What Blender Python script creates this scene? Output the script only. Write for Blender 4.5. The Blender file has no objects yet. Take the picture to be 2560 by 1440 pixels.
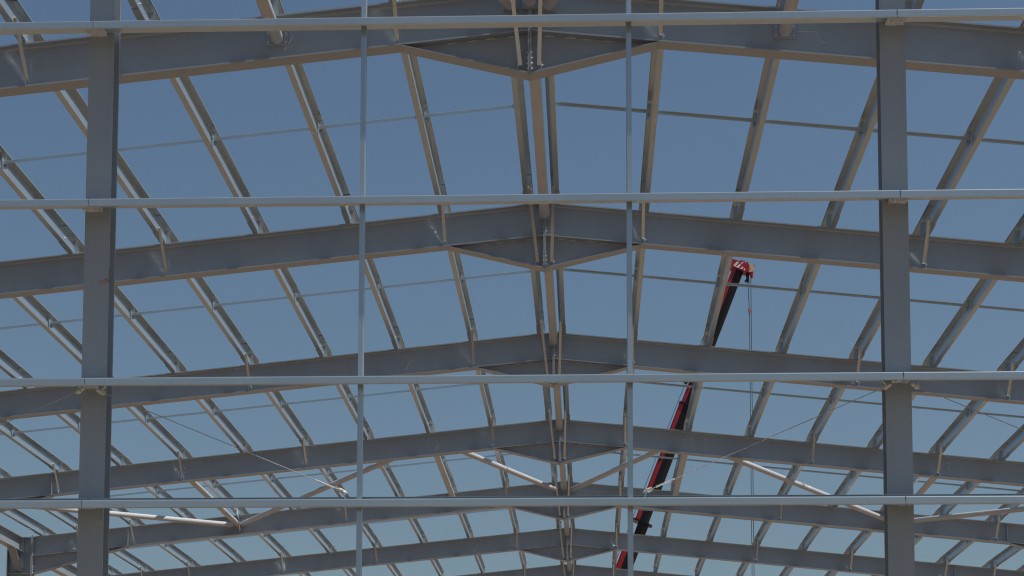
import bpy, bmesh, math, random
from mathutils import Vector, Matrix
R = math.radians
random.seed(7)
scene = bpy.context.scene
COL = scene.collection

# ------------------------------------------------------------------ camera
cam_d = bpy.data.cameras.new('camera')
cam = bpy.data.objects.new('camera', cam_d); COL.objects.link(cam)
c_r = Vector((0.99924817, 0.03871704, 0.00202156))
c_u = Vector((0.00183981, -0.09943861, 0.995042))
c_f = Vector((-0.03872611, 0.99429018, 0.09943508))
CAM = Vector((0.52964, -11.46541, 2.71134))
m = Matrix((c_r, c_u, -c_f)).transposed().to_4x4()
m.translation = CAM
cam.matrix_world = m
cam_d.sensor_fit = 'HORIZONTAL'; cam_d.sensor_width = 36.0
cam_d.lens = 5000.0 / 2560.0 * 36.0
cam_d.shift_y = (1638.787 - 720.0) / 2560.0
cam_d.clip_start = 0.1; cam_d.clip_end = 5000
scene.camera = cam

# ------------------------------------------------------------------ sky, sun, exposure
SUN = Vector((0.55, -0.13, 1.0)).normalized()
w = bpy.data.worlds.new('World'); scene.world = w; w.use_nodes = True
nt = w.node_tree; nt.nodes.clear()
out = nt.nodes.new('ShaderNodeOutputWorld'); bg = nt.nodes.new('ShaderNodeBackground')
sky = nt.nodes.new('ShaderNodeTexSky'); sky.sky_type = 'NISHITA'; sky.sun_disc = False
sky.sun_elevation = math.asin(SUN.z); sky.sun_rotation = math.atan2(SUN.x, SUN.y)
sky.altitude = 0; sky.air_density = 1.25; sky.dust_density = 1.2; sky.ozone_density = 5.0
bg.inputs['Strength'].default_value = 0.068
wb = nt.nodes.new('ShaderNodeMix'); wb.data_type = 'RGBA'; wb.blend_type = 'MULTIPLY'   # camera white balance of the sky, same in every direction
wb.inputs[0].default_value = 1.0; wb.inputs[7].default_value = (1.02, 1.01, 0.97, 1)
nt.links.new(sky.outputs[0], wb.inputs[6]); nt.links.new(wb.outputs[2], bg.inputs['Color']); nt.links.new(bg.outputs[0], out.inputs[0])
sd = bpy.data.lights.new('sun', 'SUN'); sd.energy = 5.0; sd.angle = R(0.53); sd.color = (1.0, 0.965, 0.91)
so = bpy.data.objects.new('sun', sd); COL.objects.link(so); so.location = (40, -10, 60)
so.rotation_euler = (-SUN).to_track_quat('-Z', 'Y').to_euler()
scene.view_settings.view_transform = 'Standard'; scene.view_settings.look = 'None'
scene.view_settings.gamma = 1.0; scene.view_settings.use_curve_mapping = False
scene.view_settings.exposure = 0.0
scene.cycles.max_bounces = 8; scene.cycles.diffuse_bounces = 4; scene.cycles.glossy_bounces = 4
scene.cycles.sample_clamp_indirect = 0.0; scene.cycles.blur_glossy = 0.1
scene.cycles.use_denoising = True; scene.cycles.filter_width = 1.2

# ------------------------------------------------------------------ materials
def mat(name, base, rough=0.5, metal=0.0, spec=0.5, build=None):
    mt = bpy.data.materials.new(name); mt.use_nodes = True
    b = mt.node_tree.nodes['Principled BSDF']
    b.inputs['Base Color'].default_value = (*base, 1); b.inputs['Roughness'].default_value = rough
    b.inputs['Metallic'].default_value = metal; b.inputs['Specular IOR Level'].default_value = spec
    if build: build(mt.node_tree, b)
    return mt
def node(t, kind, **kw):
    n = t.nodes.new(kind)
    for k, v in kw.items():
        if k in n.inputs: n.inputs[k].default_value = v
        else: setattr(n, k, v)
    return n
def vary(c0, c1, scale, rough=None, bump=0.0, detail=5.0, stretch=None, object_coords=True):
    def f(t, b):
        tc = t.nodes.new('ShaderNodeTexCoord'); mp = t.nodes.new('ShaderNodeMapping')
        t.links.new(tc.outputs['Object'], mp.inputs[0])
        if stretch: mp.inputs['Scale'].default_value = stretch
        oi = t.nodes.new('ShaderNodeObjectInfo')
        mul = node(t, 'ShaderNodeVectorMath', operation='SCALE'); mul.inputs[3].default_value = 37.0
        cx = t.nodes.new('ShaderNodeCombineXYZ')
        for i in range(3): t.links.new(oi.outputs['Random'], cx.inputs[i])
        t.links.new(cx.outputs[0], mul.inputs[0])
        t.links.new(mul.outputs[0], mp.inputs['Location'])
        n = node(t, 'ShaderNodeTexNoise', Scale=scale, Detail=detail, Roughness=0.6)
        t.links.new(mp.outputs[0], n.inputs['Vector'])
        r = t.nodes.new('ShaderNodeValToRGB')
        r.color_ramp.elements[0].position = 0.3; r.color_ramp.elements[1].position = 0.7
        r.color_ramp.elements[0].color = (*c0, 1); r.color_ramp.elements[1].color = (*c1, 1)
        t.links.new(n.outputs['Fac'], r.inputs[0]); t.links.new(r.outputs[0], b.inputs['Base Color'])
        if rough:
            mr = t.nodes.new('ShaderNodeMapRange')
            mr.inputs[3].default_value, mr.inputs[4].default_value = rough
            t.links.new(n.outputs['Fac'], mr.inputs[0]); t.links.new(mr.outputs[0], b.inputs['Roughness'])
        if bump:
            n2 = node(t, 'ShaderNodeTexNoise', Scale=scale * 6, Detail=3.0)
            t.links.new(mp.outputs[0], n2.inputs['Vector'])
            bp = node(t, 'ShaderNodeBump', Strength=bump, Distance=0.002)
            t.links.new(n2.outputs['Fac'], bp.inputs['Height']); t.links.new(bp.outputs[0], b.inputs['Normal'])
    return f
M = {}
def worn(t, b):
    vary((0.242, 0.283, 0.320), (0.272, 0.315, 0.352), 1.1, (0.26, 0.46), 0.05, detail=8)(t, b)
    src = b.inputs['Base Color'].links[0].from_socket; mp = [n for n in t.nodes if n.type == 'MAPPING'][0]
    def layer(src, stretch, scale, lo, hi, col, fac):
        m2 = t.nodes.new('ShaderNodeMapping'); m2.inputs['Scale'].default_value = stretch; t.links.new(mp.outputs[0], m2.inputs[0])
        n = node(t, 'ShaderNodeTexNoise', Scale=scale, Detail=6.0, Roughness=0.7); t.links.new(m2.outputs[0], n.inputs['Vector'])
        mr = t.nodes.new('ShaderNodeMapRange'); mr.inputs[1].default_value, mr.inputs[2].default_value = lo, hi; mr.inputs[4].default_value = fac
        t.links.new(n.outputs['Fac'], mr.inputs[0])
        mx = t.nodes.new('ShaderNodeMix'); mx.data_type = 'RGBA'; mx.inputs[7].default_value = (*col, 1)
        t.links.new(mr.outputs[0], mx.inputs[0]); t.links.new(src, mx.inputs[6]); return mx.outputs[2]
    src = layer(src, (5, 5, .5), 1.6, .5, .8, (.17, .195, .215), .3)        # rain streaks
    src = layer(src, (1.2, 1.2, 5), 2.2, .62, .74, (.42, .43, .43), .18)     # rubbed scuffs along the member
    src = layer(src, (1, 1, 1), 14.0, .70, .74, (.40, .38, .34), .5)         # small chips and dust spots
    t.links.new(src, b.inputs['Base Color'])
M['paint'] = mat('grey_primer', (0.2, 0.2, 0.2), 0.5, spec=0.7, build=worn)
M['tube'] = mat('light_grey_primer', (0.3, 0.3, 0.3), 0.5, build=vary((0.41, 0.425, 0.44), (0.47, 0.485, 0.50), 1.7, (0.38, 0.5), 0.08))
def galv(t, b):
    tc = t.nodes.new('ShaderNodeTexCoord')
    v = node(t, 'ShaderNodeTexVoronoi', Scale=70.0); t.links.new(tc.outputs['Object'], v.inputs['Vector'])
    n = node(t, 'ShaderNodeTexNoise', Scale=1.6, Detail=6.0, Roughness=0.62); t.links.new(tc.outputs['Object'], n.inputs['Vector'])
    sep = t.nodes.new('ShaderNodeSeparateColor'); t.links.new(v.outputs['Color'], sep.inputs[0])
    a = node(t, 'ShaderNodeMath', operation='MULTIPLY'); a.inputs[1].default_value = 0.14
    t.links.new(sep.outputs[0], a.inputs[0])
    a2 = node(t, 'ShaderNodeMath', operation='MULTIPLY_ADD'); a2.inputs[1].default_value = 0.86
    t.links.new(n.outputs['Fac'], a2.inputs[0]); t.links.new(a.outputs[0], a2.inputs[2])
    r = t.nodes.new('ShaderNodeValToRGB')
    r.color_ramp.elements[0].position = 0.25; r.color_ramp.elements[1].position = 0.75
    r.color_ramp.elements[0].color = (0.40, 0.475, 0.515, 1); r.color_ramp.elements[1].color = (0.46, 0.54, 0.58, 1)
    t.links.new(a2.outputs[0], r.inputs[0]); t.links.new(r.outputs[0], b.inputs['Base Color'])
    mr = t.nodes.new('ShaderNodeMapRange'); mr.inputs[3].default_value, mr.inputs[4].default_value = 0.25, 0.32
    t.links.new(n.outputs['Fac'], mr.inputs[0]); t.links.new(mr.outputs[0], b.inputs['Roughness'])
M['galv'] = mat('galvanised_steel', (0.5, 0.5, 0.5), 0.4, 0.62, build=galv)
M['bright'] = mat('bright_zinc_strip', (0.54, 0.60, 0.64), 0.11, 0.85)
M['pale'] = mat('pale_plate', (0.42, 0.42, 0.38), 0.6, build=vary((0.30, 0.30, 0.28), (0.40, 0.40, 0.37), 25))
M['zinc'] = mat('zinc_bolt', (0.62, 0.63, 0.63), 0.35, 0.4)
M['pale_stroke'] = mat('pale_stroke', (0.52, 0.53, 0.54), 0.9)
M['chip'] = mat('bare_spot', (0.36, 0.35, 0.32), 0.9)
M['rust'] = mat('rusty_scrape', (0.28, 0.15, 0.09), 0.9, build=vary((0.2, 0.13, 0.1), (0.38, 0.35, 0.32), 40))
M['cream'] = mat('cream_washer', (0.62, 0.58, 0.44), 0.6, build=vary((0.40, 0.37, 0.28), (0.52, 0.49, 0.40), 30))
M['rod'] = mat('tie_rod_steel', (0.33, 0.33, 0.33), 0.5, 0.2)
M['red'] = mat('red_crane_paint', (0.5, 0.012, 0.03), 0.35, build=vary((0.27, 0.005, 0.016), (0.37, 0.009, 0.024), 2.0, (0.4, 0.55)))
M['black'] = mat('black_crane_paint', (0.012, 0.012, 0.014), 0.35, spec=0.25, build=vary((0.006, 0.006, 0.008), (0.012, 0.012, 0.015), 1.0, (0.28, 0.45), stretch=(1, 1, 0.2)))
M['white'] = mat('white_stripe_paint', (0.75, 0.72, 0.72), 0.5)
M['sheave'] = mat('nylon_sheave', (0.55, 0.44, 0.32), 0.6)
M['wire'] = mat('wire_rope', (0.09, 0.09, 0.095), 0.5, 0.5)
M['tyre'] = mat('rubber', (0.02, 0.02, 0.02), 0.8)
M['glass'] = mat('cab_glass', (0.02, 0.03, 0.035), 0.08)
M['ground'] = mat('sandy_earth', (0.3, 0.2, 0.13), 0.95, build=vary((0.175, 0.119, 0.076), (0.235, 0.163, 0.108), 0.12, bump=0.3, detail=9))

# ------------------------------------------------------------------ mesh helpers
def mesh(name, verts, faces, mt, smooth=None):
    me = bpy.data.meshes.new(name); me.from_pydata([tuple(v) for v in verts], [], faces); me.update()
    bm = bmesh.new(); bm.from_mesh(me); bmesh.ops.recalc_face_normals(bm, faces=bm.faces); bm.to_mesh(me); bm.free()
    me.materials.append(M[mt])
    if smooth:
        for p in me.polygons: p.use_smooth = True
        me.set_sharp_from_angle(angle=R(smooth))
    return me
class MB:
    def __init__(s): s.v = []; s.f = []
    def add(s, vs, fs):
        o = len(s.v); s.v += [Vector(v) for v in vs]; s.f += [[i + o for i in f] for f in fs]; return s
    def box(s, x0, x1, y0, y1, z0, z1):
        vs = [(x, y, z) for x in (x0, x1) for y in (y0, y1) for z in (z0, z1)]
        return s.add(vs, [(0, 1, 3, 2), (4, 6, 7, 5), (0, 4, 5, 1), (2, 3, 7, 6), (0, 2, 6, 4), (1, 5, 7, 3)])
    def loft(s, rings, cap=True):
        n = len(rings[0]); vs = [v for r in rings for v in r]; fs = []
        for k in range(len(rings) - 1):
            for i in range(n):
                j = (i + 1) % n; fs.append((k * n + i, k * n + j, (k + 1) * n + j, (k + 1) * n + i))
        if cap: fs += [tuple(range(n)), tuple(range((len(rings) - 1) * n, len(rings) * n))]
        return s.add(vs, fs)
    def tube(s, a, b, r, n=12, r2=None):
        a, b = Vector(a), Vector(b); d = (b - a).normalized()
        e = d.cross(Vector((0, 0, 1)) if abs(d.z) < 0.9 else Vector((1, 0, 0))).normalized(); g = d.cross(e)
        ring = lambda c, q: [c + e * math.cos(2 * math.pi * i / n) * q + g * math.sin(2 * math.pi * i / n) * q for i in range(n)]
        return s.loft([ring(a, r), ring(b, r if r2 is None else r2)])
    def extr(s, poly, y0, y1):          # polygon in XZ extruded along Y
        return s.loft([[(x, y, z) for x, z in poly] for y in (y0, y1)])
    def make(s, name, mt, smooth=None): return mesh(name, s.v, s.f, mt, smooth)
def cold(pts, t, r=0.006, seg=3, rs=None):
    """closed outline of a bent strip: centre line pts, thickness t, bend radius r"""
    pts = [Vector(p) for p in pts]; c = [pts[0]]
    for i in range(1, len(pts) - 1):
        if rs: r = rs[i - 1]
        a = (pts[i - 1] - pts[i]).normalized(); b = (pts[i + 1] - pts[i]).normalized()
        p0, p1 = pts[i] + a * r, pts[i] + b * r
        for k in range(seg + 1):
            u = k / seg; c.append(p0 * (1 - u) ** 2 + pts[i] * 2 * u * (1 - u) + p1 * u * u)
    c.append(pts[-1]); L, Q = [], []
    for i, p in enumerate(c):
        d = (c[min(i + 1, len(c) - 1)] - c[max(i - 1, 0)]).normalized(); n = Vector((-d.y, d.x))
        L.append(p + n * t / 2); Q.append(p - n * t / 2)
    return L + Q[::-1]
def link(name, me, parent=None, loc=(0, 0, 0), rot=None):
    o = bpy.data.objects.new(name, me); COL.objects.link(o); o.location = loc
    if rot: o.rotation_euler = rot
    if parent: o.parent = parent
    return o
def tag(o, label, cat, group=None):
    o['label'] = label; o['category'] = cat
    if group: o['group'] = group
    return o
def thing(name, label, cat, loc=(0, 0, 0), group=None): return tag(link(name, None, None, loc), label, cat, group)
ORD = ['first', 'second', 'third', 'fourth', 'fifth', 'sixth', 'seventh', 'eighth', 'ninth', 'tenth', 'eleventh', 'twelfth']
SIDE = {-1: 'left', 1: 'right'}
def hexbolt(axis, r=0.009, h=0.009, stud=0.008):
    b = MB(); a = Vector(axis)
    b.tube((0, 0, 0), a * h, r, 6); b.tube(a * h, a * (h + stud), r * 0.55, 6)
    return b.make('bolt', 'zinc')
BOLT = {k: hexbolt(v) for k, v in {'-x': (-1, 0, 0), '+x': (1, 0, 0), '-y': (0, -1, 0), '-z': (0, 0, -1), '+z': (0, 0, 1)}.items()}

NUT = hexbolt((0, -1, 0), 0.013, 0.011, 0.008)
# ------------------------------------------------------------------ ground
GZ = 1.05
gm = MB(); N = 40
me = bpy.data.meshes.new('ground'); bm = bmesh.new()
bmesh.ops.create_grid(bm, x_segments=N, y_segments=N, size=1500); bm.to_mesh(me); bm.free()
me.materials.append(M['ground'])
g = link('ground', me, None, (0, 0, GZ)); g['kind'] = 'structure'

# ------------------------------------------------------------------ roof geometry
BAY = 6.0; NF = 8
SL = 0.101; TH = math.atan(SL); CS, SN = math.cos(TH), math.sin(TH)
ZA = 10.527; DEP = 0.412; FW = 0.09; TF = 0.0145; TW = 0.005
XE = 11.215; XH = 1.15; ZTIP = 9.716; XS = 9.2; ZK = 8.57
def zt(x): return ZA - SL * abs(x)
frames = []
def weld_mesh(s):
    b = MB(); L = .042; b.loft([[(x, y, -s * x * SL + z) for y, z in ((0, 0), (-.009, 0), (0, -.009))] for x in (-L, L)]); return b.make('weld', 'tube')
WELD = {s: weld_mesh(s) for s in (-1, 1)}
def rafter_mesh(s):
    b = MB(); x0, x1 = 0.016 * s, XE * s
    for (d0, d1, hw) in ((0, TF, FW), (DEP - TF, DEP, FW)):
        b.extr([(x0, zt(x0) - d0), (x1, zt(x1) - d0), (x1, zt(x1) - d1), (x0, zt(x0) - d1)], -hw, hw)
    b.extr([(x0, zt(x0) - TF + .001), (x1, zt(x1) - TF + .001), (x1, zt(x1) - DEP + TF - .001), (x0, zt(x0) - DEP + TF - .001)], -TW, TW)
    # root fillets between web and flanges
    for sy in (-1, 1):
        for (d, k) in ((TF, 1), (DEP - TF, -1)):
            b.loft([[(x, sy * TW * .9, zt(x) - d + k * .001), (x, sy * (TW + .016), zt(x) - d + k * .001), (x, sy * TW * .9, zt(x) - d - k * .016)] for x in (x0, x1)])
    return b.make('rafter', 'paint')
def apex_mesh(s):
    b = MB(); x0, x1 = 0.016 * s, XH * s; zb = zt(XH) - DEP
    b.extr([(x0, zt(0) - DEP - .002), (x1 * .985, zb - .002), (x0, ZTIP + TF)], -TW, TW)
    b.extr([(x0, ZTIP), (x1, zb - .004 - TF * .5), (x1, zb - .003), (x0, ZTIP + TF)], -FW, FW)
    return b.make('apex_haunch', 'paint')
def eave_mesh(s):
    b = MB(); x0, x1 = XS * s, (XE - .004) * s; zb = zt(XS) - DEP; ze = zt(XE) - DEP
    zk = ZK + .03
    b.extr([(x0 * 1.004, zb - .003), (x1, ze - .002), (x1, zk + TF)], -TW, TW)
    b.extr([(x0, zb - .003), (x1, zk + TF), (x1, zk), (x0, zb - .012)], -FW, FW)
    return b.make('eaves_haunch', 'paint')
def column_mesh(s):
    b = MB(); z1 = zt(XE) - .004
    xa, xb = XE + .026, XE + .546
    for x in (xa, xb - .018): b.box(min(s * x, s * (x + .018)), max(s * x, s * (x + .018)), -.1, .1, GZ + .02, z1)
    b.box(min(s * (xa + .017), s * (xb - .017)), max(s * (xa + .017), s * (xb - .017)), -.006, .006, GZ + .02, z1 - .02)
    for z in (ZK + .03, z1 - .018):
        b.box(min(s * (xa + .016), s * (xb - .016)), max(s * (xa + .016), s * (xb - .016)), -.095, .095, z, z + .014)
    b.box(min(s * (xa - .06), s * (xb + .06)), max(s * (xa - .06), s * (xb + .06)), -.17, .17, GZ, GZ + .025)
    return b.make('column', 'paint')
def knee_plate_mesh(s):
    b = MB(); b.box(min(s * (XE + .001), s * (XE + .025)), max(s * (XE + .001), s * (XE + .025)), -.095, .095, ZK, zt(XE) + .03)
    return b.make('end_plate', 'paint')
def apex_plate_mesh(s):
    b = MB(); b.box(min(s * .001, s * .016), max(s * .001, s * .016), -.092, .092, ZTIP - .006, ZA + .0)
    return b.make('end_plate', 'paint')
def stiff_mesh(x, y):
    b = MB(); b.box(x - .006, x + .006, min(y * .004, y * .082), max(y * .004, y * .082), zt(x) - DEP + TF, zt(x) - TF)
    return b.make('stiffener', 'paint')
FM = {s: dict(r=rafter_mesh(s), a=apex_mesh(s), e=eave_mesh(s), c=column_mesh(s), k=knee_plate_mesh(s), p=apex_plate_mesh(s),
              s=[stiff_mesh(s * XS, y) for y in (-1, 1)]) for s in (-1, 1)}
for k in range(NF):
    lab = ('grey steel portal frame of the gable wall that carries the two big columns' if k == 0 else
           'grey steel roof frame with pointed ridge haunch, %s from the camera behind the gable wall' % ORD[k - 1])
    f = thing('portal_frame', lab, 'roof frame', (0, BAY * k, 0), 'grey portal frames in a row')
    frames.append(f)
    for s in (-1, 1):
        q = FM[s]
        r = link('rafter', q['r'], f); a = link('apex_haunch', q['a'], f); e = link('eaves_haunch', q['e'], f)
        c = link('column', q['c'], f)
        for x in (.18, .36, .54, .72): link('weld', WELD[s], a, (s * (x + random.uniform(-.02, .02)), -TW - .0003, zt(x) - DEP - .003))
        kp = link('end_plate', q['k'], f); ap = link('end_plate', q['p'], f)
        for sm in q['s']: link('stiffener', sm, r)
        ax = '+x' if s > 0 else '-x'
        zs = [ZTIP + .055 + .05 * i for i in range(4)] + [ZA - .06, ZA - .13, ZA - .3, ZA - .35]
        for z in zs: link('bolt', BOLT[ax], ap, (s * .0155, -.055, z))
        axk = '-x' if s > 0 else '+x'
        if k in (4, 5, 6, 7):
            for z in [zt(XE) - .06 - .05 * i for i in range(5)] + [ZK + .06 + .06 * i for i in range(3)]:
                link('bolt', BOLT[axk], kp, (s * (XE + .0015), -.06, z))
# pale slanted strokes, a chalk line, scrapes on the webs
def mark(parent, pts, wd, name='pale_mark', mt='pale_stroke', y=-TW - .0012):
    b = MB()
    for (x0, z0), (x1, z1) in zip(pts[:-1], pts[1:]):
        d = Vector((x1 - x0, z1 - z0)); n = Vector((-d.y, d.x)).normalized() * wd / 2
        b.loft([[(x0 + n.x, yy, z0 + n.y), (x1 + n.x * .4, yy, z1 + n.y * .4), (x1 - n.x * .4, yy, z1 - n.y * .4), (x0 - n.x, yy, z0 - n.y)] for yy in (y, y + .001)])
    return link(name, b.make(name, mt), parent)
for k in (1, 2, 3, 4, 5, 6):
    mark(frames[k], [(-2.235, 9.975 + .02 * (k % 3)), (-2.15, 10.115 + .015 * (k % 2))], .014)  # thin pale stroke laid on the left web of each frame
mark(frames[1], [(2.42, 10.105), (2.58, 10.1), (2.625, 10.0), (2.68, 9.995)], .005)
mark(frames[4], [(2.62, 10.19), (2.6, 10.0)], .007)
def blob(parent, x, z, r, y=-TW - .0012, mt='chip', name='paint_chip'):
    b = MB(); n = 9
    rr = [r * random.uniform(.6, 1.2) for _ in range(n)]
    b.loft([[(x + rr[i] * math.cos(6.283 * i / n), yy, z + rr[i] * .8 * math.sin(6.283 * i / n)) for i in range(n)] for yy in (y, y + .001)])
    return link(name, b.make(name, mt), parent)
for (x, dz, rr) in [(-5.3, .16, .03), (-5.0, .11, .022), (-4.9, .3, .012), (-4.1, .12, .02), (-3.4, .1, .018), (-2.0, .15, .022), (-1.5, .1, .025),
                    (-4.45, .26, .028), (-2.8, .2, .012), (-9.0, .2, .04), (-8.6, .24, .035), (-.5, .18, .02), (-.2, .2, .015)]:
    blob(frames[6], x, zt(x) - .05 - dz, rr)
for (x, dz, rr) in [(2.2, .2, .012), (-6.0, .22, .012)]: blob(frames[3], x, zt(x) - dz, rr)
blob(frames[4], 3.62, zt(3.62) - .2, .022, mt='rust')

# ------------------------------------------------------------------ purlins
OUT = {-1: [.25] + [1.276 + 1.123 * i for i in range(9)] + [11.07], 1: [.187] + [1.252 + 1.112 * i for i in range(9)] + [10.98]}
PF, PH, LIP, LAP = .062, .2, .016, .52
def pa(s, a, n): return (s * (a * CS + n * SN), -a * SN + n * CS)      # outward a, roof normal n
def purlin_mesh(s):
    prof = cold([(PF - .003, LIP), (PF - .003, .0015), (0, .0015), (0, PH), (-PF, PH), (-PF, PH - LIP)], .003, .007)
    b = MB(); rings = []
    for y, o in ((-LAP, -.0042), (BAY + LAP, .0042)):
        rings.append([(pa(s, p.x - o, p.y + o)[0], y, pa(s, p.x - o, p.y + o)[1]) for p in prof])
    b.loft(rings); return b.make('purlin', 'galv')
def cleat_mesh(s):
    b = MB()
    def bx(a0, a1, y0, y1, n0, n1):
        vs = [(pa(s, a, n)[0], y, pa(s, a, n)[1]) for a in (a0, a1) for y in (y0, y1) for n in (n0, n1)]
        b.add(vs, [(0, 1, 3, 2), (4, 6, 7, 5), (0, 4, 5, 1), (2, 3, 7, 6), (0, 2, 6, 4), (1, 5, 7, 3)])
    bx(-.012, -.006, -.05, .05, .0, .165); bx(-.055, -.012, -.05, -.044, .002, .165)
    return b.make('cleat', 'galv')
PM = {s: purlin_mesh(s) for s in (-1, 1)}
CM = {s: cleat_mesh(s) for s in (-1, 1)}
webx = {}
for s in (-1, 1):
    for i, xo in enumerate(OUT[s]):
        xw = xo - PF * CS; webx[s, i] = xw
        for k in range(NF - 1):
            pos = 'beside the ridge' if i == 0 else ('along the eaves' if i == 10 else '%s from the ridge' % ORD[i])
            bay = 'over the gable bay' if k == 0 else 'between %s and %s frames' % (ORD[k - 1], ORD[k])
            p = link('purlin', PM[s], None, (s * xw, BAY * k, zt(xw) + .0046))
            tag(p, 'galvanised purlin, %s slope, %s, %s' % (SIDE[s], pos, bay), 'purlin', 'roof purlins')
            link('cleat', CM[s], p, (0, BAY, 0))
            x, z = pa(s, -.006, .07)
            link('bolt', BOLT['+x' if s < 0 else '-x'], p, (x, BAY - LAP + .06, z))

# ------------------------------------------------------------------ sag bars between purlins
SAGY = 2.95; AN = .1
for s in (-1, 1):
    for i in range(10):
        xa, xb = webx[s, i], webx[s, i + 1]
        L = (xb - xa) / CS - .008
        b = MB()
        def P(a, y, n): q = pa(s, a, n); return (q[0], y, q[1])
        if s < 0: prof = cold([(0, -.036), (0, 0), (.026, 0)], .003, .004, 2)     # vertical leg towards the camera
        else: prof = cold([(-.042, 0), (0, 0), (0, -.026)], .003, .004, 2)
        b.loft([[P(a, p.x, p.y) for p in prof] for a in (.006, L - .004)])
        bar = b.make('sag_bar', 'galv')
        h = MB()                              # folded end clip on the purlin web
        def BX(a0, a1, y0, y1, n0, n1):
            vs = [P(a, y, n) for a in (a0, a1) for y in (y0, y1) for n in (n0, n1)]
            h.add(vs, [(0, 1, 3, 2), (4, 6, 7, 5), (0, 4, 5, 1), (2, 3, 7, 6), (0, 2, 6, 4), (1, 5, 7, 3)])
        e = L - .002
        BX(e - .004, e, -.028, .034, -.08, .075); BX(e - .038, e - .004, .031, .034, -.08, .075); BX(e - .03, e - .004, -.028, .03, .072, .075)
        clip = h.make('end_clip', 'galv')
        for k in range(NF - 1):
            bay = 'over the gable bay' if k == 0 else 'between %s and %s frames' % (ORD[k - 1], ORD[k])
            o = link('sag_bar', bar, None, (s * xa, BAY * k + SAGY, zt(xa) + AN))
            tag(o, 'thin sag bar, %s slope, %s from the ridge, %s' % (SIDE[s], ORD[i], bay), 'sag bar', 'sag bars between purlins')
            link('end_clip', clip, o)

# ------------------------------------------------------------------ flange braces
def brace_mesh(dx, y0, z0, y1, z1):
    """angle from (0,y0,z0) at the purlin down to (dx,y1,z1) at the bottom flange"""
    a, c = Vector((0, y0, z0)), Vector((dx, y1, z1)); d = (c - a).normalized()
    ex = Vector((1, 0, 0)); ex = (ex - d * ex.dot(d)).normalized(); ey = d.cross(ex)
    if ey.y < 0: ey = -ey
    prof = cold([(-.017, 0), (.017, 0), (.017, -.026)], .004, .004, 2)
    b = MB(); b.loft([[q + ex * p.x + ey * p.y for p in prof] for q in (a, c)])
    return b.make('brace_bar', 'bright')
BI = (0, 1, 4, 6, 8, 9)
for s in (-1, 1):
    for i in BI:
        x = webx[s, i] - .012
        if i == 0:
            xb = .085; zb = ZTIP + TF + .05 + (xb / XH) * (zt(XH) - DEP - ZTIP)
        elif i == 1: xb = x; zb = zt(x) - DEP + TF + .05
        elif i == 9: xb = x; t = (x - XS) / (XE - XS); zb = (zt(XS) - DEP) * (1 - t) + (ZK + .03) * t + .075
        else: xb = x; zb = zt(x) - DEP + TF + .05
        zb0 = zt(x) + .06
        bar = brace_mesh(s * (xb - x), -.5, zb0 - zb, -.06, 0.0)
        lug = MB(); lug.box(-.004, .004, -.028, .028, -.045, .02); lm = lug.make('lug', 'galv')
        for k in range(NF - 1):
            kk = k + 1
            o = thing('flange_brace', 'slim brace on %s side of %s roof frame, at the %s purlin' % (SIDE[s], ORD[k], 'ridge' if i == 0 else ORD[i]),
                      'brace', (s * x, BAY * kk, zb), 'flange braces on the roof frames')
            link('brace_bar', bar, o)
            link('lug', lm, o, (s * (xb - x) + s * .022, -.058, 0))
            link('bolt', BOLT['+x'], o, (s * (xb - x) + s * .022, -.058, 0))

# ------------------------------------------------------------------ tubular struts and roof bracing
TR = .057
def strut_mesh(a, b, r=TR):
    q = MB(); q.tube(a, b, r, 24); return q.make('tube', 'tube', 40)
def plate_mesh(w, h, y0, y1):
    q = MB(); q.box(-w / 2, w / 2, y0, y1, -h / 2, h / 2); return q.make('end_plate', 'paint')
PLN, PLF = plate_mesh(.2, .15, -.013, 0), plate_mesh(.2, .15, 0, .013)
RPN, RPF = plate_mesh(.14, .15, -.013, 0), plate_mesh(.14, .15, 0, .013)
ystart, yend = .0205, BAY - .0205
def strut(name, label, x, z, k, ridge=False):
    o = thing(name, label, 'strut', (x, BAY * k, z), 'tubular roof struts')
    y0, y1 = (.112, BAY - .112) if ridge else (TW + .014, BAY - TW - .014)
    link('tube', strut_mesh((0, y0, 0), (0, y1, 0), .06 if ridge else TR), o)
    pn = link('end_plate', RPN if ridge else PLN, o, (0, y1 + .0135, 0))
    link('end_plate', RPF if ridge else PLF, o, (0, y0 - .0135, 0))
    if not ridge:
        for bx in (-.08, .08):
            for bz in (-.04, .04):
                link('bolt', BOLT['-y'], pn, (bx, -.0128, bz))
                link('bolt', NUT, o, (bx, -TW - .001, bz))
    return o
for k in range(NF - 1):
    bay = 'over the gable wall bay' if k == 0 else 'from %s to %s roof frame' % (ORD[k - 1], ORD[k])
    strut('ridge_strut', 'round grey tube along the ridge, %s' % bay, 0, 10.385, k, True)
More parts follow.
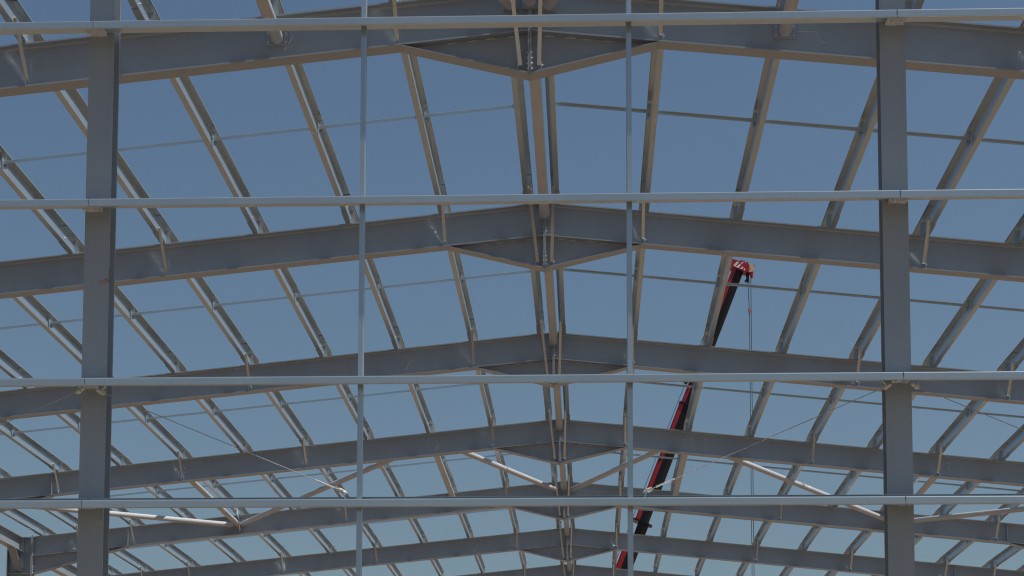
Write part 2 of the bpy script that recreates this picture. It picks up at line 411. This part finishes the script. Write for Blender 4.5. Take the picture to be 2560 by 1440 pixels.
for k in (0, 4):
    bay = 'over the gable bay' if k == 0 else 'behind the fourth roof frame'
    for s in (-1, 1):
        for x, nm in ((2.3, 'inner'), (6.87, 'outer')):
            strut('roof_strut', 'straight grey %s tube strut on %s roof slope, %s' % (nm, SIDE[s], bay), s * x, zt(x) - .19, k)
        dg = [('from the ridge', (.17, BAY - .15, 10.33), (2.08, .09, zt(2.08) - .2)), ('running up to the middle node', (6.76, BAY - .12, zt(6.76) - .2), (2.52, .09, zt(2.52) - .2)),
              ('running down to the eaves', (6.99, BAY - .12, zt(6.99) - .2), (11.1, .12, zt(11.1) - .24))]
        for nm, a, c in dg:
            a = Vector((s * a[0], a[1], a[2])); c = Vector((s * c[0], c[1], c[2]))
            o = thing('diagonal_brace_tube', 'slanting tube %s, %s slope, %s' % (nm, SIDE[s], bay), 'brace', (a.x, BAY * k, a.z), 'diagonal roof bracing tubes')
            off = Vector((a.x, 0, a.z))
            link('tube', strut_mesh(a - off, c - off, .052), o)
            d = (c - a).normalized()
            for e, sg in ((a, -1), (c, 1)):       # gusset plates welded to the webs
                q = MB(); p = e - off
                yy = BAY - TW - .001 if sg < 0 else TW + .001
                q.loft([[(p.x - .07, yy, p.z + zz), (p.x + .07, yy, p.z + zz), (p.x + .05, p.y + d.y * .02 * sg, p.z + zz), (p.x - .05, p.y + d.y * .02 * sg, p.z + zz)] for zz in (-.006, .006)])
                link('gusset', q.make('gusset', 'paint'), o)

# ------------------------------------------------------------------ eaves beams with brackets
for s in (-1, 1):
    for k in (3, 4, 5):
        X = s * (XE + .3); zt0 = zt(XE) - .005; dp = .31
        bay = 'in front of the %s roof frame' % ORD[k]
        o = thing('eaves_beam', 'deep grey eaves beam on %s edge %s' % (SIDE[s], bay), 'beam', (X, BAY * k, 0), 'eaves beams')
        b = MB(); y0, y1 = .02, BAY - .02
        b.box(-.08, .08, y0, y1, zt0 - .014, zt0); b.box(-.08, .08, y0, y1, zt0 - dp, zt0 - dp + .014)
        b.box(-.005, .005, y0, y1, zt0 - dp + .013, zt0 - .013)
        link('beam', b.make('beam', 'paint'), o)
        q = MB(); yb = BAY - .012
        q.box(-.1, .1, yb - .012, yb, zt0 - .78, zt0 + .01); pl = link('end_plate', q.make('end_plate', 'paint'), o)
        q = MB(); zb = zt0 - dp
        q.loft([[(xx, yb - .55, zb - .001), (xx, yb - .014, zb - .001), (xx, yb - .014, zb - .42)] for xx in (-.005, .005)])
        for xx in (-.08,):
            q.loft([[(xx, yb - .6, zb - .001), (xx, yb - .014, zb - .44), (xx, yb - .014, zb - .425), (xx, yb - .57, zb - .001)],
                    [(-xx, yb - .6, zb - .001), (-xx, yb - .014, zb - .44), (-xx, yb - .014, zb - .425), (-xx, yb - .57, zb - .001)]])
        link('haunch', q.make('haunch', 'paint'), o)
        for z in (.08, .13, .18, .6, .65, .7):
            link('bolt', BOLT['-y'], pl, (-s * .075, yb - .0115, zt0 - z))

# ------------------------------------------------------------------ gable columns, girts, hangers, ties
CY = -.075; GW = .18; GY = CY - GW
GIRT = [8.66, 7.583, 6.509, 5.446, 4.732, 3.66]          # top edge of each girt
COLX = {'left': -2.368, 'right': 2.312}
ALLC = [(-7.05, 'outer left'), (-2.368, 'left'), (2.312, 'right'), (6.99, 'outer right')]
GAPX = [-2.376, 2.313]
for X, nm in ALLC:
    lab = {'left': 'tall grey H-section gable column with a rusty scrape on its face', 'right': 'tall clean grey gable column at right'}.get(nm, 'grey gable column standing %s' % nm)
    o = thing('gable_column', lab, 'column', (X, 0, GZ), 'gable wall columns')
    top = zt(X) - DEP - GZ - .004
    b = MB(); hw = .074
    b.box(-hw, hw, CY, CY + .011, .02, top); b.box(-hw, hw, .064, .075, .02, top); b.box(-.004, .004, CY + .0105, .0645, .02, top)
    for sx in (-1, 1):                          # root fillets
        for (y, dy) in ((CY + .0105, .014), (.0645, -.014)):
            b.loft([[(sx * .003, y, z), (sx * .019, y, z), (sx * .003, y + dy, z)] for z in (.02, top)])
    link('shaft', b.make('shaft', 'paint'), o)
    b = MB(); b.box(-.13, .13, -.13, .13, 0, .02); link('base_plate', b.make('base_plate', 'paint'), o)
    for gz in GIRT:
        z = gz - GZ - .0045; cx = -.022 if X < 0 else .01
        b = MB(); b.box(cx - .055, cx + .055, GY + .02, CY - .0005, z - .016, z - .001)
        c = link('cleat', b.make('cleat', 'pale'), o)
        for dx in (-.028, .028): link('bolt', BOLT['-z'], c, (cx + dx, GY + .11, z - .0155))
    if nm == 'left':
        def patch(pts, name, mt):
            b = MB(); b.loft([[(x, yy, z - GZ) for x, z in pts] for yy in (CY - .0012, CY + .0005)]); link(name, b.make(name, mt), o)
        def at(px, py):
            d = c_f + c_r * ((px - 1280) / 5000) - c_u * ((py - 1638.787) / 5000); t = (CY - CAM.y) / d.y; q = CAM + d * t
            return (q.x - X, q.z)
        patch([at(*p) for p in ((246, 701), (262, 699), (263, 697), (271, 696), (271.5, 671), (273, 670), (273, 706), (258, 709), (247, 713))], 'rusty_scrape', 'rust')
        patch([at(*p) for p in ((246, 1306), (254, 1304), (257, 1301), (257, 1312), (247, 1312))], 'paint_chip', 'chip')
def girt_mesh(L):
    prof = cold([(GY + LIP, -.045), (GY + .0015, -.045), (GY + .0015, -.0015), (CY - .0025, -.0015), (CY - .0025, .038), (CY - .02, .038)], .003, .0045, 4, (.0035, .0065, .005, .005))
    b = MB(); b.loft([[(x, p.x, p.y) for p in prof] for x in (0, L)]); return b.make('girt', 'galv')
GN = ['top row above the picture', 'uppermost visible row', 'second visible row', 'third visible row', 'lowest visible row', 'row below the picture']
ends = [-7.05 + .01, -2.376, 2.313, 6.98]
for r, gz in enumerate(GIRT):
    for j in range(3):
        x0, x1 = ends[j] + .003, ends[j + 1] - .003
        side = ['left of the left column', 'spanning between the two columns', 'right of the right column'][j]
        o = link('girt', girt_mesh(x1 - x0), None, (x0, 0, gz))
        tag(o, 'galvanised wall girt, %s, %s' % (GN[r], side), 'girt', 'wall girts')
        L = x1 - x0
        bx = {1: [.42], 0: [L - .33], 2: [.36]}[j] if r in (1, 2, 3) else []
        if r == 2 and j == 0: bx = []
        if r == 2 and j == 1: bx = []
        for x in bx: link('bolt', BOLT['-z'], o, (x, GY + .045, -.003))
HX = [-.79, .765]; HY = -.168
for hx in HX:
    for r in range(5):
        z1, z0 = GIRT[r] - .0032, GIRT[r + 1] + .0002
        prof = cold([(-.015, .02), (-.015, 0), (.0155, 0)], .003, .004, 2) if hx > 0 else cold([(.0155, .02), (.0155, 0), (-.015, 0)], .003, .004, 2)
        b = MB(); b.loft([[(p.x, p.y, z) for p in prof] for z in (0, z1 - z0)])
        o = link('hanger_bar', b.make('hanger_bar', 'galv'), None, (hx, HY, z0))
        tag(o, 'vertical galvanised hanger bar, %s of the pair, in the %s gap between girts' % (SIDE[1 if hx > 0 else -1], ORD[r]), 'hanger bar', 'vertical hanger bars')
        q = MB(); q.box(-.017, .022, -.004, .024, 0, .004); link('foot_clip', q.make('foot_clip', 'galv'), o)
        link('bolt', BOLT['+z'], o, (.03 if hx > 0 else -.03, .012, 0))
TY = -.2
def tie(label, a, c):
    a, c = Vector((a[0], TY, a[1])), Vector((c[0], TY, c[1])); d = (c - a).normalized(); sx = 1 if d.x > 0 else -1
    o = thing('tie_rod', label, 'tie rod', a, 'diagonal wall tie rods'); L = (c - a).length
    b = MB(); b.tube((0, 0, 0), d * L, .0024, 8); link('rod', b.make('rod', 'rod', 60), o)
    for p, sg in ((Vector((0, 0, 0)), 1), (d * L, -1)):
        b = MB(); b.tube(p - d * .014 * sg, p + d * .010 * sg, .016 if sg > 0 else .013, 14); b.tube(p + d * .012 * sg, p + d * .017 * sg, .011, 14)
        link('half_round_washer', b.make('half_round_washer', 'cream', 40), o)
        b = MB(); b.tube(p - d * .04 * sg, p - d * .016 * sg, .006, 8); b.tube(p - d * .03 * sg, p - d * .016 * sg, .011, 6)
        link('nut', b.make('nut', 'zinc'), o)
        # bent strap from washer to the girt web
        top = Vector((p.x - sx * sg * .012, 0, p.z)); zg = (GIRT[3] - .004 if sg > 0 else GIRT[4]) - a.z
        q = Vector((p.x + (.035 * sx if sg > 0 else .03 * sx) * (-1 if sg > 0 else 1) * (-1 if sg > 0 else 1), 0, zg))
        b = MB(); n = Vector((-(q - top).z, 0, (q - top).x)).normalized() * .0025
        b.loft([[top + n + Vector((0, yy, 0)), q + n + Vector((0, yy, 0)), q - n + Vector((0, yy, 0)), top - n + Vector((0, yy, 0))] for yy in (-.016, .016)])
        link('strap', b.make('strap', 'galv'), o)
    b = MB(); b.tube(d * L - d * .16, d * L - d * .04, .0055, 8); link('thread', b.make('thread', 'zinc'), o)
tie('thin tie rod falling right from the left column', (-2.283, 5.372), (-.893, 4.79))
tie('thin tie rod falling left from the left column', (-2.425, 5.38), (-3.79, 4.79))
tie('thin tie rod falling left from the right column', (2.215, 5.372), (.872, 4.785))
tie('thin tie rod falling right from the right column', (2.40, 5.372), (3.76, 4.785))

# ------------------------------------------------------------------ mobile crane beyond the building
CRY = 75.0
cr = thing('mobile_crane', 'red and black telescopic crane boom rising behind the right roof slope', 'crane', (0, CRY, GZ))
def bp(x, y, z): return Vector((x, y, z - GZ))
A0, A1 = Vector((6.894, 0, 27.864)), Vector((2.038, 0, 15.182)); AX = (A0 - A1).normalized()
EL = Vector((-AX.z, 0, AX.x))                       # towards the left / upper side of the boom
def on(t): return A0 - AX * t                        # t metres below the head
def section(t0, t1, wd, dpt, nm, tr=None):
    def ring(c, pr, sc=1): return [bp(*(c + EL * (e * sc) + Vector((0, y * sc, 0)))) for e, y in pr]
    blk = [(.17 * wd, -dpt), (-.18 * wd, -dpt), (-.36 * wd, -dpt * .72), (-.5 * wd, -dpt * .3), (-.5 * wd, dpt * .3), (-.36 * wd, dpt * .72), (-.18 * wd, dpt), (.17 * wd, dpt)]
    redp = [(.17 * wd, -dpt), (.42 * wd, -dpt), (.5 * wd, -dpt * .85), (.5 * wd, dpt * .85), (.42 * wd, dpt), (.17 * wd, dpt)]
    b = MB(); b.loft([ring(on(t0), blk), ring(on(t1), blk)]); body = link('boom_section', b.make('boom_section', 'black', 30), cr)
    b = MB(); b.loft([ring(on(tr or t0), redp, 1.002), ring(on(t1), redp, 1.002)]); link('red_panel', b.make('red_panel', 'red', 30), body)
    return body
secs = [(-.62, 5.9, .5, .26), (5.9, 11.45, .61, .3), (11.45, 17.2, .70, .34), (17.2, 26.0, .8, .38)]
bodies = [section(*q, 'x', 12.9 if i == 2 else None) for i, q in enumerate(secs)]
for t, wd, bd in ((5.9, .66, bodies[1]), (11.45, .80, bodies[2]), (17.2, .86, bodies[3])):   # wear collars
    b = MB(); c = on(t)
    pr = [(.5 * wd, -.34), (-.35 * wd, -.34), (-.62 * wd, -.1), (-.62 * wd, .1), (-.35 * wd, .34), (.5 * wd, .34)]
    b.loft([[bp(*(c + AX * h + EL * e + Vector((0, y * wd / .66, 0)))) for e, y in pr] for h in (-.04, .04)])
    link('collar', b.make('collar', 'black'), bd)
for t, wd in ((4.95, .5), (8.6, .61), (10.3, .61)):
    b = MB(); c = on(t) + EL * .33 * wd; b.tube(bp(c.x, -.315 - .003, c.z), bp(c.x, -.2, c.z), .06, 12); link('pin_hole', b.make('pin_hole', 'black'), bodies[1])
# head: extruded side plates with slanted white stripes and rope sheaves
HC = Vector((6.894, 0, 27.864))
def hp(px, py, y): d = ((px - 1833) * .01755, (707 - py) * .01775); return (HC.x + d[0], y, HC.z + d[1] - GZ)
head = MB()
outline = [(1826, 671), (1828.5, 651), (1836, 653), (1856, 659), (1871, 664), (1873.5, 672), (1871, 683), (1864, 684.5), (1845, 678)]
head.loft([[hp(px, py, y) for px, py in outline] for y in (-.32, .32)]); hd = link('boom_head', head.make('boom_head', 'red'), cr)
for q in ([(1832, 669), (1841, 658.5), (1847, 660), (1837, 671)], [(1838, 672.5), (1849, 664.5), (1852, 666), (1846, 674.5)], [(1849, 676.5), (1855, 671.5), (1858, 673), (1854, 678)], [(1850.5, 663.5), (1855, 660), (1858, 661), (1853, 665)],
          [(1857.5, 679), (1860.5, 675.5), (1862, 677), (1860, 682)]):
    b = MB(); b.loft([[hp(px, py, y) for px, py in q] for y in (-.327, -.318)]); link('white_stripe', b.make('white_stripe', 'white'), hd)
for i, y in enumerate((-.24, -.12, 0, .12, .24)):
    c = hp(1875, 673.5, 0); b = MB()
    b.tube((c[0], y - .045, c[2]), (c[0], y + .045, c[2]), .19, 24); b.tube((c[0], y - .05, c[2]), (c[0], y + .05, c[2]), .07, 12)
    link('sheave', b.make('sheave', 'sheave', 40), hd)
for px, py in ((1853, 656.5), (1859, 658.5), (1867, 661)):
    c = hp(px, py, 0); b = MB(); b.tube((c[0], -.3, c[2]), (c[0], .3, c[2]), .05, 10); link('roller', b.make('roller', 'red', 40), hd)
b = MB(); b.tube(hp(1836, 652.5, -.2), hp(1883, 669, -.2), .022, 6); b.tube(hp(1882, 669, -.24), hp(1882, 669, -.14), .08, 8); link('guard_rod', b.make('guard_rod', 'black'), hd)
b = MB()
for a, c, r, r2 in (((1868.5, 685), (1869, 699), .09, .06), ((1869, 699), (1867, 707), .06, .12)): b.tube(hp(*a, -.1), hp(*c, -.1), r, 8, r2)
link('limit_switch', b.make('limit_switch', 'black', 40), hd)
b = MB(); b.tube(hp(1878, 684, -.15), hp(1879, 698, -.15), .1, 8, .05); link('rope_anchor', b.make('rope_anchor', 'red', 40), hd)
def rope(pts, r, nm='hoist_rope'):
    b = MB()
    for a, c in zip(pts[:-1], pts[1:]): b.tube(a, c, r, 6)
    return link(nm, b.make(nm, 'wire'), cr)
tp = hp(1876.5, 690, -.15); rope([tp, (tp[0] + .02, tp[1], 4.0)], .018)
tq = hp(1869, 705, -.1); md = hp(1872.5, 780, -.1); rope([tq, md, (md[0], md[1], 4.0)], .016)
rope([hp(1870.6, 745, -.12), hp(1872.4, 779, -.12)], .016)
b = MB(); b.tube((md[0], md[1], md[2] - .12), (md[0], md[1], md[2] + .1), .05, 10, .085); link('limit_weight', b.make('limit_weight', 'sheave', 40), cr)
b = MB(); b.box(md[0] - .3, md[0] + .3, -.4, .1, 2.6, 4.1); b.tube((md[0], -.15, 2.6), (md[0], -.15, 2.1), .06, 8); link('hook_block', b.make('hook_block', 'red'), cr)
c0, c1 = on(.5) + EL * .36, on(25) + EL * .52
rope([bp(*c0), bp(*c1)], .012, 'boom_cable')
b = MB(); c = on(4.95) + EL * .4; b.loft([[bp(*(c + EL * e + AX * h + Vector((0, y, 0)))) for e, h in ((-.1, -.05), (.22, .02), (.24, .1), (-.1, .12))] for y in (-.06, .06)]); link('cable_guide', b.make('cable_guide', 'black'), bodies[0])
# slewing superstructure and carrier standing on the ground below the picture
pv = on(26.0)
b = MB(); b.box(pv.x - 2.6, pv.x + 1.2, -1.1, 1.1, 1.7, 2.9); link('superstructure', b.make('superstructure', 'red'), cr)
b = MB(); b.loft([ring for ring in ([bp(*(on(25.9) + EL * e + Vector((0, y, 0)))) for e, y in ((-.45, -.5), (.45, -.5), (.45, .5), (-.45, .5))], [(pv.x - 1.6, -.6, 2.6), (pv.x - .2, -.6, 2.6), (pv.x - .2, .6, 2.6), (pv.x - 1.6, .6, 2.6)])])
link('boom_foot', b.make('boom_foot', 'black'), cr)
b = MB(); b.box(pv.x - 5.5, pv.x + 5.8, -1.3, 1.3, .9, 1.7); link('carrier', b.make('carrier', 'red'), cr)
b = MB(); b.extr([(pv.x + 5.8, .8), (pv.x + 7.8, .8), (pv.x + 7.9, 1.7), (pv.x + 7.4, 2.7), (pv.x + 5.8, 2.7)], -1.25, 1.25); cb = link('cab', b.make('cab', 'red'), cr)
b = MB(); b.extr([(pv.x + 6.1, 1.75), (pv.x + 7.5, 1.75), (pv.x + 7.2, 2.55), (pv.x + 6.1, 2.55)], -1.265, -1.252); link('window', b.make('window', 'glass'), cb)
for wx in (-4.6, -3.2, 2.2, 3.6, 6.4):
    for y in (-1, 1):
        b = MB(); b.tube((pv.x + wx, y * 1.3, .55), (pv.x + wx, y * .9, .55), .55, 24); wl = link('wheel', b.make('wheel', 'tyre', 40), cr)
        b = MB(); b.tube((pv.x + wx, y * 1.31, .55), (pv.x + wx, y * 1.2, .55), .3, 16); link('rim', b.make('rim', 'zinc', 40), wl)
